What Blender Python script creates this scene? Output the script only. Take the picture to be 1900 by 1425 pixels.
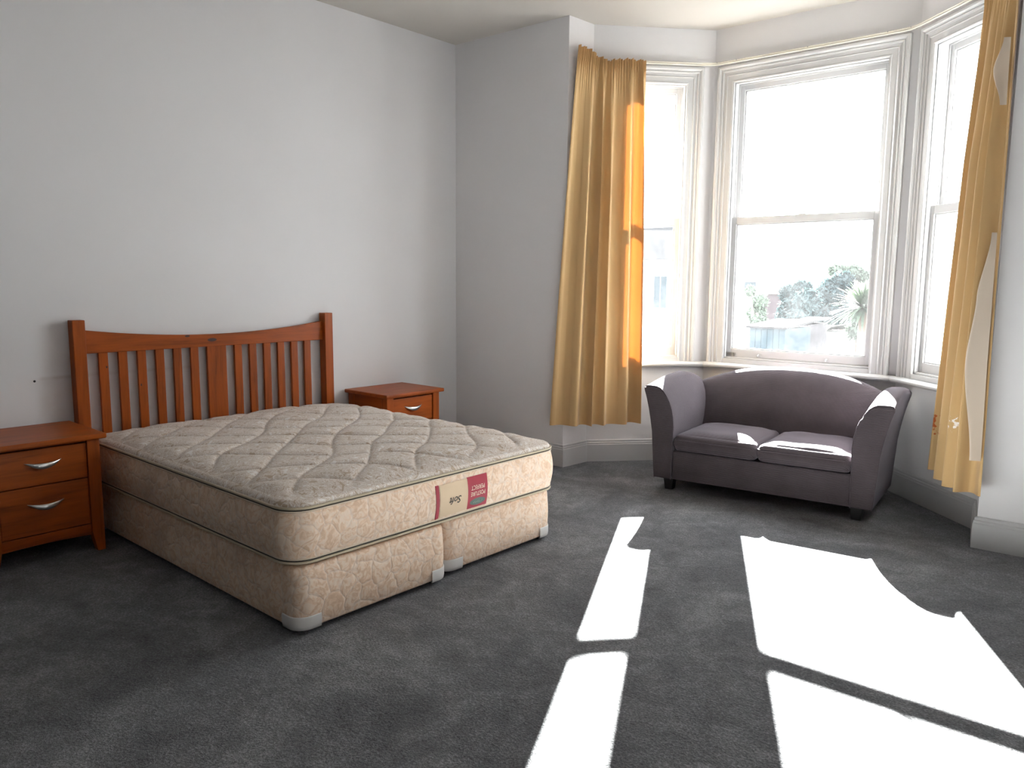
import bpy, bmesh, math, random
from math import sin, cos, pi, sqrt, radians, hypot, exp
from mathutils import Vector, Matrix, noise

for o in list(bpy.data.objects):
    bpy.data.objects.remove(o, do_unlink=True)
S = bpy.context.scene
COL = S.collection
rnd = random.Random(7)

# ------------------------------------------------------------------ camera
YAW, PITCH, ROLL, FPX = .7271, -.1320, .0072, 1433.0
CAM = Vector((0, 0, 1.29))
Fv = Vector((-sin(YAW)*cos(PITCH), cos(YAW)*cos(PITCH), sin(PITCH)))
R0 = Vector((cos(YAW), sin(YAW), 0)); U0 = R0.cross(Fv)
Rv = cos(ROLL)*R0 + sin(ROLL)*U0; Uv = -sin(ROLL)*R0 + cos(ROLL)*U0
cd = bpy.data.cameras.new('camera'); cam = bpy.data.objects.new('camera', cd); COL.objects.link(cam)
cam.matrix_world = Matrix(((Rv.x, Uv.x, -Fv.x, CAM.x), (Rv.y, Uv.y, -Fv.y, CAM.y), (Rv.z, Uv.z, -Fv.z, CAM.z), (0, 0, 0, 1)))
cd.sensor_width = 36; cd.lens = FPX/1900*36; cd.clip_start = .05; cd.clip_end = 500
S.camera = cam

# ------------------------------------------------------------------ view, world, sun
S.view_settings.view_transform = 'Standard'; S.view_settings.look = 'None'
S.view_settings.gamma = 1; S.view_settings.use_curve_mapping = False
S.view_settings.exposure = 1.08
W = bpy.data.worlds.new('sky'); S.world = W; W.use_nodes = True
nt = W.node_tree; nt.nodes.clear()
wo = nt.nodes.new('ShaderNodeOutputWorld'); bg = nt.nodes.new('ShaderNodeBackground')
bg.inputs[0].default_value = (.94, .955, 1.0, 1); bg.inputs[1].default_value = 5.0
nt.links.new(bg.outputs[0], wo.inputs[0])
sl = bpy.data.lights.new('sun', 'SUN'); sl.energy = 165; sl.angle = .012; sl.color = (1, .965, .93)
so = bpy.data.objects.new('sun', sl); COL.objects.link(so)
SUN = Vector((.855, -1.585, -1)).normalized()
so.rotation_euler = SUN.to_track_quat('-Z', 'Y').to_euler(); so.location = (-8, 16, 10)

# ------------------------------------------------------------------ plan of the room
H = 3.016
def yB(x): return 4.2159 + .0321*(x + 3.1)
XA = -4.30
P_A0 = (XA, -2.6); P_A1 = (XA, yB(XA)); P_SL = (-3.266, yB(-3.266)); P_RL = (-3.249, 4.462)
P_L = (-2.683, 5.110); P_R = (-1.388, 5.156); P_RR = (-.800, 4.617); P_SR = (-.737, yB(-.737))
P_B1 = (1.6, yB(1.6)); P_B0 = (1.6, -2.6)
ROOM = [P_A0, P_A1, P_SL, P_RL, P_L, P_R, P_RR, P_SR, P_B1, P_B0]   # interior on the right-hand side

class Facet:
    def __init__(s, P, Q):
        s.P = Vector((*P, 0)); d = Vector((*Q, 0)) - s.P; s.L = d.length; s.d = d.normalized(); s.n = Vector((-s.d.y, s.d.x, 0))
    def pt(s, u, w, z): return s.P + s.d*u + s.n*w + Vector((0, 0, z))
FL, FC, FR = Facet(P_L and P_RL, P_L), Facet(P_L, P_R), Facet(P_R, P_RR)

def window_portal(F, u0, u1):
    l = bpy.data.lights.new('window_portal', 'AREA'); l.shape = 'RECTANGLE'; l.size = u1-u0+.1; l.size_y = 2.0
    l.cycles.is_portal = True
    o = bpy.data.objects.new('window_portal', l); COL.objects.link(o)
    o.location = F.pt((u0+u1)/2, .22, 1.7)
    o.rotation_euler = (-F.n).to_track_quat('-Z', 'Z').to_euler()
OPEN = {'L': (FL, .240, .665), 'C': (FC, .150, 1.140), 'R': (FR, .161, .640)}
Z0, Z1 = .757, 2.650
for F, a, b in OPEN.values(): window_portal(F, a, b)

# ------------------------------------------------------------------ helpers
class MB:
    def __init__(s): s.v = []; s.f = []; s.sm = []
    def vert(s, p): s.v.append(tuple(p)); return len(s.v)-1
    def face(s, idx, sm=False): s.f.append(tuple(idx)); s.sm.append(sm)
    def box(s, x0, x1, y0, y1, z0, z1, T=None):
        c = [(x0,y0,z0),(x1,y0,z0),(x1,y1,z0),(x0,y1,z0),(x0,y0,z1),(x1,y0,z1),(x1,y1,z1),(x0,y1,z1)]
        s.hexa([T(*p) if T else p for p in c])
    def hexa(s, c):
        b = len(s.v); s.v += [tuple(p) for p in c]
        for q in ((0,3,2,1),(4,5,6,7),(0,1,5,4),(1,2,6,5),(2,3,7,6),(3,0,4,7)): s.face([b+i for i in q])
    def grid(s, rows, closed_u=False, closed_v=False, sm=True, cap=False):
        n = len(rows); m = len(rows[0]); b = len(s.v)
        for r in rows: s.v += [tuple(p) for p in r]
        for i in range(n - (0 if closed_v else 1)):
            for j in range(m - (0 if closed_u else 1)):
                i2 = (i+1) % n; j2 = (j+1) % m
                s.face((b+i*m+j, b+i*m+j2, b+i2*m+j2, b+i2*m+j), sm)
        if cap:
            s.face([b+j for j in range(m)][::-1]); s.face([b+(n-1)*m+j for j in range(m)])
    def tube(s, pts, r, seg=8, closed=False, cap=True):
        pts = [Vector(p) for p in pts]; n = len(pts); rows = []
        for i, p in enumerate(pts):
            a = pts[i-1] if (i or closed) else p; c = pts[(i+1) % n] if (i < n-1 or closed) else p
            t = (c-a).normalized(); up = Vector((0,0,1)) if abs(t.z) < .9 else Vector((1,0,0))
            x = t.cross(up).normalized(); y = x.cross(t)
            rr = r(i/(n-1)) if callable(r) else r
            rows.append([p + x*rr*cos(2*pi*k/seg) + y*rr*sin(2*pi*k/seg) for k in range(seg)])
        s.grid(rows, closed_u=True, closed_v=closed, cap=cap and not closed)
    def build(s, name, m, parent=None, bevel=0, seg=2, recalc=True):
        me = bpy.data.meshes.new(name); me.from_pydata(s.v, [], s.f); 
        for p, q in zip(me.polygons, s.sm): p.use_smooth = q
        if recalc:
            bm = bmesh.new(); bm.from_mesh(me); bmesh.ops.recalc_face_normals(bm, faces=bm.faces); bm.to_mesh(me); bm.free()
        if m: me.materials.append(m)
        o = bpy.data.objects.new(name, me); COL.objects.link(o)
        if parent: o.parent = parent
        if bevel:
            b = o.modifiers.new('bevel', 'BEVEL'); b.width = bevel; b.segments = seg; b.limit_method = 'ANGLE'; b.angle_limit = radians(40)
            b.harden_normals = False
            for p in me.polygons: p.use_smooth = False
        return o

def thing(name, label, cat, loc=(0,0,0), rz=0, group=None):
    o = bpy.data.objects.new(name, None); COL.objects.link(o); o.empty_display_size = .1
    o.location = loc; o.rotation_euler = (0,0,rz); o['label'] = label; o['category'] = cat
    if group: o['group'] = group
    return o
def tag(o, label, cat, group=None, kind=None):
    o['label'] = label; o['category'] = cat
    if group: o['group'] = group
    if kind: o['kind'] = kind
    return o
def struct(o, label, cat): o['kind'] = 'structure'; o['label'] = label; o['category'] = cat; return o

def sweep(path, prof, closed=False):
    """mitred sweep of (inward offset, z) profile along a plan polyline, interior on the right"""
    P = [Vector(p) for p in path]; n = len(P); rows = []
    for i in range(n):
        dirs = []
        if i > 0 or closed: dirs.append((P[i]-P[i-1]).normalized())
        if i < n-1 or closed: dirs.append((P[(i+1) % n]-P[i]).normalized())
        ns = [Vector((d.y, -d.x)) for d in dirs]
        m = sum(ns, Vector((0,0))).normalized(); k = 1/max(.3, m.dot(ns[0]))
        rows.append([(P[i].x+m.x*k*o_, P[i].y+m.y*k*o_, z) for o_, z in prof])
    mb = MB(); mb.grid(rows, closed_u=True, closed_v=closed, sm=False, cap=not closed); return mb

# ------------------------------------------------------------------ materials
def mat(name):
    m = bpy.data.materials.new(name); m.use_nodes = True; t = m.node_tree
    return m, t, t.nodes['Principled BSDF'], t.nodes['Material Output']
def N(t, kind, **kw):
    n = t.nodes.new(kind)
    for k, v in kw.items():
        if k.startswith('i_'):
            key = k[2:]; n.inputs[int(key) if key.isdigit() else key.replace('_', ' ')].default_value = v
        else: setattr(n, k, v)
    return n
def ramp(t, stops, interp='LINEAR'):
    r = t.nodes.new('ShaderNodeValToRGB'); r.color_ramp.interpolation = interp; e = r.color_ramp.elements
    while len(e) < len(stops): e.new(.5)
    for k, (p, c) in zip(e, stops): k.position = p; k.color = (*c, 1) if len(c) == 3 else c
    return r
def bump(t, b, height, strength, dist):
    n = N(t, 'ShaderNodeBump'); n.inputs['Strength'].default_value = strength; n.inputs['Distance'].default_value = dist
    t.links.new(height, n.inputs['Height']); t.links.new(n.outputs[0], b.inputs['Normal']); return n
def coords(t, scale=(1,1,1), rot=(0,0,0)):
    c = N(t, 'ShaderNodeTexCoord'); mp = N(t, 'ShaderNodeMapping'); mp.inputs['Scale'].default_value = scale; mp.inputs['Rotation'].default_value = rot
    t.links.new(c.outputs['Object'], mp.inputs[0]); return mp.outputs[0]
def noisen(t, vec, scale, detail=4, rough=.5, dist=0):
    n = N(t, 'ShaderNodeTexNoise'); n.inputs['Scale'].default_value = scale; n.inputs['Detail'].default_value = detail
    n.inputs['Roughness'].default_value = rough; n.inputs['Distortion'].default_value = dist
    t.links.new(vec, n.inputs['Vector']); return n.outputs['Fac']

def plain(name, col, rough=.6, metal=0, spec=.5, var=.06, scale=3, bmp=0, bscale=60):
    m, t, b, o = mat(name); v = coords(t)
    n = noisen(t, v, scale, 5, .6)
    lo = tuple(c*(1-var) for c in col); hi = tuple(min(1, c*(1+var)) for c in col)
    r = ramp(t, [(.3, lo), (.7, hi)]); t.links.new(n, r.inputs[0]); t.links.new(r.outputs[0], b.inputs['Base Color'])
    b.inputs['Roughness'].default_value = rough; b.inputs['Metallic'].default_value = metal; b.inputs['Specular IOR Level'].default_value = spec
    if bmp: bump(t, b, noisen(t, v, bscale, 4), bmp, .002)
    return m

M_wall = plain('wall_paint', (.77, .76, .772), .75, spec=.25, var=.015, scale=1.4, bmp=.25, bscale=40)
M_ceil = plain('ceiling_paint', (.58, .55, .51), .85, spec=.2, var=.02, scale=1)
M_gloss = plain('white_gloss_paint', (.54, .54, .545), .35, spec=.5, var=.02, scale=4)
M_rail = plain('cream_plastic', (.70, .67, .58), .4, var=.03)
M_black = plain('black_plastic', (.012, .012, .014), .45)
M_steel = plain('dull_steel', (.35, .35, .34), .4, metal=.9)
M_chrome = plain('brushed_nickel', (.80, .80, .79), .28, metal=1)
M_guard = plain('white_plastic_guard', (.72, .70, .68), .4, var=.04)

def wall_left_mat():
    m, t, b, o = mat('wall_paint_stained'); v = coords(t)
    n = noisen(t, v, 1.4, 5, .6); r = ramp(t, [(.3, (.75, .742, .754)), (.7, (.77, .762, .774))]); t.links.new(n, r.inputs[0])
    sep = N(t, 'ShaderNodeSeparateXYZ'); t.links.new(v, sep.inputs[0])
    def band(sock, a, b_, soft):
        m1 = N(t, 'ShaderNodeMapRange', interpolation_type='SMOOTHSTEP'); m1.inputs[1].default_value = a-soft; m1.inputs[2].default_value = a+soft
        m2 = N(t, 'ShaderNodeMapRange', interpolation_type='SMOOTHSTEP'); m2.inputs[1].default_value = b_-soft; m2.inputs[2].default_value = b_+soft; m2.inputs[3].default_value = 1; m2.inputs[4].default_value = 0
        t.links.new(sock, m1.inputs[0]); t.links.new(sock, m2.inputs[0])
        k = N(t, 'ShaderNodeMath', operation='MULTIPLY'); t.links.new(m1.outputs[0], k.inputs[0]); t.links.new(m2.outputs[0], k.inputs[1]); return k.outputs[0]
    def mul(a, b_, f=1):
        k = N(t, 'ShaderNodeMath', operation='MULTIPLY'); t.links.new(a, k.inputs[0])
        if b_ is None: k.inputs[1].default_value = f
        else: t.links.new(b_, k.inputs[1])
        return k.outputs[0]
    def add(a, b_):
        k = N(t, 'ShaderNodeMath', operation='ADD', use_clamp=True); t.links.new(a, k.inputs[0]); t.links.new(b_, k.inputs[1]); return k.outputs[0]
    y, z = sep.outputs['Y'], sep.outputs['Z']
    s1 = mul(mul(band(y, 1.29, 2.1, .012), band(z, .785, .80, .008)), None, .2)       # old scuff line
    s2 = mul(mul(band(y, 1.28, 1.45, .03), band(z, .4, .795, .01)), None, .22)          # yellowed patch below it
    s3 = mul(mul(band(y, 1.32, 1.45, .06), band(z, .8, 1.08, .03)), None, .18)
    s = mul(add(add(s1, s2), s3), noisen(t, v, 9, 3), 1); s = mul(s, None, 1.7)
    mx = N(t, 'ShaderNodeMix', data_type='RGBA'); t.links.new(s, mx.inputs[0]); t.links.new(r.outputs[0], mx.inputs[6]); mx.inputs[7].default_value = (.36, .27, .2, 1)
    t.links.new(mx.outputs[2], b.inputs['Base Color']); b.inputs['Roughness'].default_value = .75; b.inputs['Specular IOR Level'].default_value = .25
    bump(t, b, noisen(t, v, 40, 4), .25, .002); return m
M_wallA = wall_left_mat()

def carpet_mat():
    m, t, b, o = mat('charcoal_carpet'); v = coords(t)
    big = noisen(t, v, 2.2, 6, .62, .8); fine = noisen(t, v, 130, 2, .75); mid = noisen(t, v, 55, 3, .65)
    def comb(x, k, y):
        m_ = N(t, 'ShaderNodeMath', operation='MULTIPLY_ADD'); t.links.new(x, m_.inputs[0]); m_.inputs[1].default_value = k; t.links.new(y, m_.inputs[2]); return m_.outputs[0]
    blot = noisen(t, coords(t, (1, 1, 1)), 7.5, 5, .7, 1.2)
    q = comb(fine, 1.3, comb(mid, .5, comb(blot, .7, big)))          # mean about 1.55
    dv = N(t, 'ShaderNodeMath', operation='MULTIPLY'); t.links.new(q, dv.inputs[0]); dv.inputs[1].default_value = .285
    r = ramp(t, [(.36, (.048, .050, .055)), (.50, (.150, .154, .164)), (.64, (.36, .365, .38))])
    t.links.new(dv.outputs[0], r.inputs[0]); t.links.new(r.outputs[0], b.inputs['Base Color'])
    b.inputs['Roughness'].default_value = 1; b.inputs['Specular IOR Level'].default_value = .1
    b.inputs['Sheen Weight'].default_value = .1; b.inputs['Sheen Roughness'].default_value = .5
    bump(t, b, comb(fine, 1, mid), .9, .006); return m
M_carpet = carpet_mat()

def wood_mat(name, axis, base=(.33, .066, .004)):
    sc = [14, 14, 14]; sc[axis] = 1.1
    m, t, b, o = mat(name); v = coords(t, tuple(sc)); n = noisen(t, v, 1.6, 6, .6, .6); n2 = noisen(t, v, 9, 3, .5)
    ad = N(t, 'ShaderNodeMath', operation='MULTIPLY_ADD'); t.links.new(n2, ad.inputs[0]); ad.inputs[1].default_value = .3; t.links.new(n, ad.inputs[2])
    dk = tuple(c*.6 for c in base); lt = tuple(c*1.22 for c in base)
    r = ramp(t, [(.45, dk), (.65, base), (.85, lt)]); t.links.new(ad.outputs[0], r.inputs[0])
    vo = N(t, 'ShaderNodeTexVoronoi'); vo.inputs['Scale'].default_value = .42; t.links.new(v, vo.inputs['Vector'])
    kn = ramp(t, [(.04, (.35, .3, .25)), (.12, (1, 1, 1))]); t.links.new(vo.outputs['Distance'], kn.inputs[0])
    mx = N(t, 'ShaderNodeMix', data_type='RGBA', blend_type='MULTIPLY'); mx.inputs[0].default_value = 1
    t.links.new(r.outputs[0], mx.inputs[6]); t.links.new(kn.outputs[0], mx.inputs[7])
    t.links.new(mx.outputs[2], b.inputs['Base Color']); b.inputs['Roughness'].default_value = .42
    b.inputs['Specular IOR Level'].default_value = .25; b.inputs['Coat Weight'].default_value = .06; b.inputs['Coat Roughness'].default_value = .2
    return m
WX, WY, WZ = (wood_mat('stained_pine_'+'xyz'[i], i) for i in range(3))
M_knot = plain('dark_knot', (.05, .012, .004), .4)

def ticking_mat(name, side):
    m, t, b, o = mat(name); v = coords(t)
    wr = N(t, 'ShaderNodeTexNoise'); wr.inputs['Scale'].default_value = 14; wr.inputs['Detail'].default_value = 2; t.links.new(v, wr.inputs['Vector'])
    sub = N(t, 'ShaderNodeVectorMath', operation='MULTIPLY_ADD'); t.links.new(wr.outputs['Color'], sub.inputs[0]); sub.inputs[1].default_value = (.05,)*3; t.links.new(v, sub.inputs[2])
    # damask figure: contour bands of a warped noise
    n = noisen(t, sub.outputs[0], 15 if not side else 20, 2.5, .6, 2.6)
    if side:
        r = ramp(t, [(.40, (.70, .49, .34)), (.50, (.80, .59, .43)), (.56, (.82, .66, .53))])
    else:
        r = ramp(t, [(.38, (.50, .38, .28)), (.44, (.84, .79, .75)), (.47, (.52, .40, .30)), (.52, (.86, .82, .79)), (.56, (.54, .42, .32)), (.63, (.84, .80, .77))])
    t.links.new(n, r.inputs[0]); col = r.outputs[0]; h = n
    if side:
        vo = N(t, 'ShaderNodeTexVoronoi', feature='DISTANCE_TO_EDGE'); vo.inputs['Scale'].default_value = 13; vo.inputs['Randomness'].default_value = .75
        t.links.new(sub.outputs[0], vo.inputs['Vector'])
        e = ramp(t, [(0, (0, 0, 0)), (.09, (.55,)*3), (.3, (1, 1, 1))]); t.links.new(vo.outputs['Distance'], e.inputs[0])
        ln = ramp(t, [(.0, (.8,)*3), (.05, (0, 0, 0))]); t.links.new(vo.outputs['Distance'], ln.inputs[0])
        mx = N(t, 'ShaderNodeMix', data_type='RGBA'); t.links.new(ln.outputs[0], mx.inputs[0]); t.links.new(col, mx.inputs[6]); mx.inputs[7].default_value = (.74, .60, .50, 1)
        # grime
        g = noisen(t, v, 2.2, 5, .65); gr = ramp(t, [(.52, (0, 0, 0)), (.75, (.55,)*3)]); t.links.new(g, gr.inputs[0])
        m2 = N(t, 'ShaderNodeMix', data_type='RGBA'); t.links.new(gr.outputs[0], m2.inputs[0]); t.links.new(mx.outputs[2], m2.inputs[6]); m2.inputs[7].default_value = (.46, .34, .26, 1)
        col = m2.outputs[2]; h = e.outputs[0]
    t.links.new(col, b.inputs['Base Color']); b.inputs['Roughness'].default_value = .55; b.inputs['Specular IOR Level'].default_value = .35
    b.inputs['Sheen Weight'].default_value = .1
    bump(t, b, h, .5 if side else .25, .006 if side else .002); return m
M_tick_top = ticking_mat('damask_ticking_top', False)
M_tick_side = ticking_mat('peach_quilted_ticking', True)
M_pipe = plain('olive_cream_piping', (.50, .42, .30), .5, var=.1)
M_edge_line = plain('dark_edge_line', (.045, .040, .028), .7)  # dark tube drawn for the groove line between piping and tape
M_pipe2 = plain('cream_tape', (.66, .54, .42), .6, var=.08)

def sofa_mat():
    m, t, b, o = mat('mauve_grey_corduroy'); v = coords(t)
    w = N(t, 'ShaderNodeTexWave', wave_type='BANDS', bands_direction='Z'); w.inputs['Scale'].default_value = 42; w.inputs['Distortion'].default_value = .4; w.inputs['Detail'].default_value = 1
    c = N(t, 'ShaderNodeTexCoord'); sx = N(t, 'ShaderNodeSeparateXYZ'); t.links.new(c.outputs['Object'], sx.inputs[0])
    a = N(t, 'ShaderNodeMath', operation='MULTIPLY_ADD'); t.links.new(sx.outputs['Y'], a.inputs[0]); a.inputs[1].default_value = .8; t.links.new(sx.outputs['Z'], a.inputs[2])
    cb = N(t, 'ShaderNodeCombineXYZ'); t.links.new(a.outputs[0], cb.inputs[2]); t.links.new(sx.outputs['X'], cb.inputs[0]); t.links.new(cb.outputs[0], w.inputs['Vector'])
    n = noisen(t, v, 5, 5, .6); n2 = noisen(t, v, 160, 2)
    r = ramp(t, [(.3, (.085, .069, .077)), (.7, (.115, .095, .105))]); t.links.new(n, r.inputs[0])
    mx = N(t, 'ShaderNodeMix', data_type='RGBA', blend_type='MULTIPLY'); mx.inputs[0].default_value = 1
    rw = ramp(t, [(0, (.62,)*3), (1, (1.0,)*3)]); t.links.new(w.outputs['Fac'], rw.inputs[0])
    t.links.new(r.outputs[0], mx.inputs[6]); t.links.new(rw.outputs[0], mx.inputs[7]); t.links.new(mx.outputs[2], b.inputs['Base Color'])
    b.inputs['Roughness'].default_value = .9; b.inputs['Specular IOR Level'].default_value = .2
    b.inputs['Sheen Weight'].default_value = .35; b.inputs['Sheen Roughness'].default_value = .4; b.inputs['Sheen Tint'].default_value = (.75, .72, .85, 1)
    bump(t, b, w.outputs['Fac'], .45, .003); return m
M_sofa = sofa_mat()

def cloth_mat(name, col, trans, fac, stains=False):
    m, t, b, o = mat(name); v = coords(t)
    n = noisen(t, v, 2, 4); r = ramp(t, [(.3, tuple(c*.93 for c in col)), (.7, tuple(min(1, c*1.05) for c in col))]); t.links.new(n, r.inputs[0])
    colr = r.outputs[0]
    if stains:
        def blot(center, sz, c2, thr, seed):
            mp = N(t, 'ShaderNodeMapping'); mp.inputs['Location'].default_value = tuple(-a/s_ for a, s_ in zip(center, sz)); mp.inputs['Scale'].default_value = tuple(1/s_ for s_ in sz)
            cc = N(t, 'ShaderNodeTexCoord'); t.links.new(cc.outputs['Object'], mp.inputs[0])
            ln = N(t, 'ShaderNodeVectorMath', operation='LENGTH'); t.links.new(mp.outputs[0], ln.inputs[0])
            nn = N(t, 'ShaderNodeTexNoise'); nn.inputs['Scale'].default_value = seed; nn.inputs['Detail'].default_value = 3; t.links.new(cc.outputs['Object'], nn.inputs['Vector'])
            sb = N(t, 'ShaderNodeMath', operation='SUBTRACT'); t.links.new(nn.outputs['Fac'], sb.inputs[0])
            k = N(t, 'ShaderNodeMath', operation='MULTIPLY'); t.links.new(ln.outputs['Value'], k.inputs[0]); k.inputs[1].default_value = .3; t.links.new(k.outputs[0], sb.inputs[1])
            rr = ramp(t, [(thr, (0, 0, 0)), (thr+.04, (1, 1, 1))]); t.links.new(sb.outputs[0], rr.inputs[0]); 
            return rr.outputs[0], c2
        for center, sz, c2, thr, seed in stains:
            f_, c2 = blot(center, sz, c2, thr, seed)
            mx = N(t, 'ShaderNodeMix', data_type='RGBA'); t.links.new(f_, mx.inputs[0]); t.links.new(colr, mx.inputs[6]); mx.inputs[7].default_value = (*c2, 1); colr = mx.outputs[2]
    t.links.new(colr, b.inputs['Base Color']); b.inputs['Roughness'].default_value = .8; b.inputs['Specular IOR Level'].default_value = .25
    b.inputs['Sheen Weight'].default_value = .25
    bump(t, b, noisen(t, v, 300, 2), .15, .001)
    tr = N(t, 'ShaderNodeBsdfTranslucent'); tr.inputs[0].default_value = (*trans, 1)
    ms = N(t, 'ShaderNodeMixShader'); ms.inputs[0].default_value = fac
    t.links.new(b.outputs[0], ms.inputs[1]); t.links.new(tr.outputs[0], ms.inputs[2]); t.links.new(ms.outputs[0], o.inputs[0]); return m
M_gold = cloth_mat('gold_sateen', (.60, .41, .195), (.80, .29, .06), .15)
M_gold_st = cloth_mat('gold_sateen_stained', (.57, .385, .18), (.80, .29, .06), .07,
    stains=[((-.99, 4.53, .53), (.06, .14, .09), (.40, .09, .02), .30, 22), ((-.865, 4.26, .615), (.03, .06, .045), (.85, .82, .78), .33, 60)])
M_lining = cloth_mat('cream_lining', (.58, .49, .40), (.8, .7, .55), .12)

def glass_mat():
    m, t, b, o = mat('haze_glass'); t.nodes.remove(b)
    v = coords(t)
    tr = N(t, 'ShaderNodeBsdfTransparent'); tr.inputs[0].default_value = (.96, .98, .97, 1)
    gl = N(t, 'ShaderNodeBsdfGlossy'); gl.inputs['Roughness'].default_value = .02
    tl = N(t, 'ShaderNodeBsdfTranslucent'); tl.inputs[0].default_value = (.95, .97, 1, 1)
    lw = N(t, 'ShaderNodeLayerWeight'); lw.inputs[0].default_value = .5
    pw = N(t, 'ShaderNodeMath', operation='POWER'); t.links.new(lw.outputs['Facing'], pw.inputs[0]); pw.inputs[1].default_value = 5
    fr = N(t, 'ShaderNodeMath', operation='MULTIPLY_ADD'); t.links.new(pw.outputs[0], fr.inputs[0]); fr.inputs[1].default_value = .5; fr.inputs[2].default_value = .02
    m1 = N(t, 'ShaderNodeMixShader'); t.links.new(fr.outputs[0], m1.inputs[0]); t.links.new(tr.outputs[0], m1.inputs[1]); t.links.new(gl.outputs[0], m1.inputs[2])
    n = noisen(t, v, 5, 6, .7); r = ramp(t, [(.35, (.001,)*3), (.75, (.0045,)*3)]); t.links.new(n, r.inputs[0])  # weak translucent share, added as a sunlit haze over the view
    m2 = N(t, 'ShaderNodeMixShader'); t.links.new(r.outputs[0], m2.inputs[0]); t.links.new(m1.outputs[0], m2.inputs[1]); t.links.new(tl.outputs[0], m2.inputs[2])
    t.links.new(m2.outputs[0], o.inputs[0]); return m
M_glass = glass_mat()

# ------------------------------------------------------------------ room shell
def offset_pts(path, d):       # outward offset (left side), mitred, closed
    n = len(path); out = []
    for i in range(n):
        a, p, c = Vector(path[i-1]), Vector(path[i]), Vector(path[(i+1) % n])
        n1 = (p-a).normalized(); n2 = (c-p).normalized()
        n1 = Vector((-n1.y, n1.x)); n2 = Vector((-n2.y, n2.x)); m = (n1+n2).normalized(); k = d/max(.3, m.dot(n1))
        out.append((p.x+m.x*k, p.y+m.y*k))
    return out
T = .15
OUT = offset_pts(ROOM, T)
def slab(name, m, z0, z1, label, cat):
    mb = MB(); n = len(OUT)
    lo = [mb.vert((x, y, z0)) for x, y in OUT]; hi = [mb.vert((x, y, z1)) for x, y in OUT]
    mb.face(lo); mb.face(hi)
    for i in range(n): mb.face((lo[i], lo[(i+1) % n], hi[(i+1) % n], hi[i]))
    return struct(mb.build(name, m), label, cat)
slab('floor', M_carpet, -.12, 0, 'dark charcoal carpet covering the whole bedroom floor', 'floor')
slab('ceiling', M_ceil, H, H+.12, 'plain cream painted ceiling', 'ceiling')
def wall(name, i, label, opening=None, m=M_wall):
    a, b_ = Vector(ROOM[i]), Vector(ROOM[(i+1) % len(ROOM)]); oa, ob = Vector(OUT[i]), Vector(OUT[(i+1) % len(OUT)])
    mb = MB()
    def piece(t0, t1, z0, z1):
        q = [a.lerp(b_, t0), a.lerp(b_, t1), oa.lerp(ob, t1), oa.lerp(ob, t0)]
        mb.hexa([(p.x, p.y, z0) for p in q] + [(p.x, p.y, z1) for p in q])
    if opening is None: piece(0, 1, 0, H)
    else:
        F, u0, u1 = opening
        def quad(u0, u1, z0, z1, e0=False, e1=False):
            q = [F.pt(u0, 0, 0), F.pt(u1, 0, 0), (Vector((ob.x, ob.y, 0)) if e1 else F.pt(u1, T, 0)), (Vector((oa.x, oa.y, 0)) if e0 else F.pt(u0, T, 0))]
            mb.hexa([(p.x, p.y, z0) for p in q] + [(p.x, p.y, z1) for p in q])
        quad(0, u0, 0, H, e0=True); quad(u1, F.L, 0, H, e1=True); quad(u0, u1, 0, Z0); quad(u0, u1, Z1, H)
    return struct(mb.build(name, m), label, 'wall')
wall('wall_left', 0, 'long pale grey-white wall behind the headboard', m=M_wallA)
wall('wall_far', 1, 'short pale wall between the left corner and the bay')
wall('wall_bay_return_left', 2, 'narrow return wall at the left end of the bay')
wall('wall_bay_left', 3, 'left angled wall of the bay behind the left curtain', OPEN['L'])
wall('wall_bay_centre', 4, 'centre wall of the bay behind the sofa', OPEN['C'])
wall('wall_bay_right', 5, 'right angled wall of the bay behind the right curtain', OPEN['R'])
wall('wall_bay_return_right', 6, 'narrow return wall at the right end of the bay')
wall('wall_far_right', 7, 'white wall at the right edge beyond the bay')
wall('wall_right', 8, 'plain white wall on the right, outside the frame')
wall('wall_back', 9, 'unseen wall behind the camera, made dull brown to cut bounced light', m=plain('fill_cutting_brown', (.22, .19, .16), .7))  # out of view; dark colour chosen to lower the fill on the left

BB = [(0, 0), (0, .158), (.006, .158), (.011, .152), (.011, .142), (.016, .137), (.016, .128), (.019, .122), (.019, 0)]
def baseboard(name, pts, label):
    return struct(sweep(pts, BB).build(name, M_gloss), label, 'baseboard')
baseboard('baseboard_left', [(XA, -2.58), P_A1], 'white skirting along the headboard wall')
baseboard('baseboard_far', [P_A1, P_SL, P_RL], 'white moulded skirting left of the bay and round its left corner')
baseboard('baseboard_bay', [P_RL, P_L, P_R, P_RR, ], 'white moulded skirting round the bay behind the sofa')
baseboard('baseboard_right', [P_RR, P_SR, P_B1], 'white moulded skirting on the right wall corner')

# sill board round the bay
sp = [(-.02, .688), (.036, .688), (.050, .692), (.058, .702), (.058, .712), (.050, .722), (.036, .727), (-.02, .727)]
sill = sweep([(P_RL[0]+.0, P_RL[1]), P_L, P_R, P_RR], sp)
struct(sill.build('trim_1', M_gloss), 'continuous white window sill board with rounded nose round the bay', 'window sill')

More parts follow.
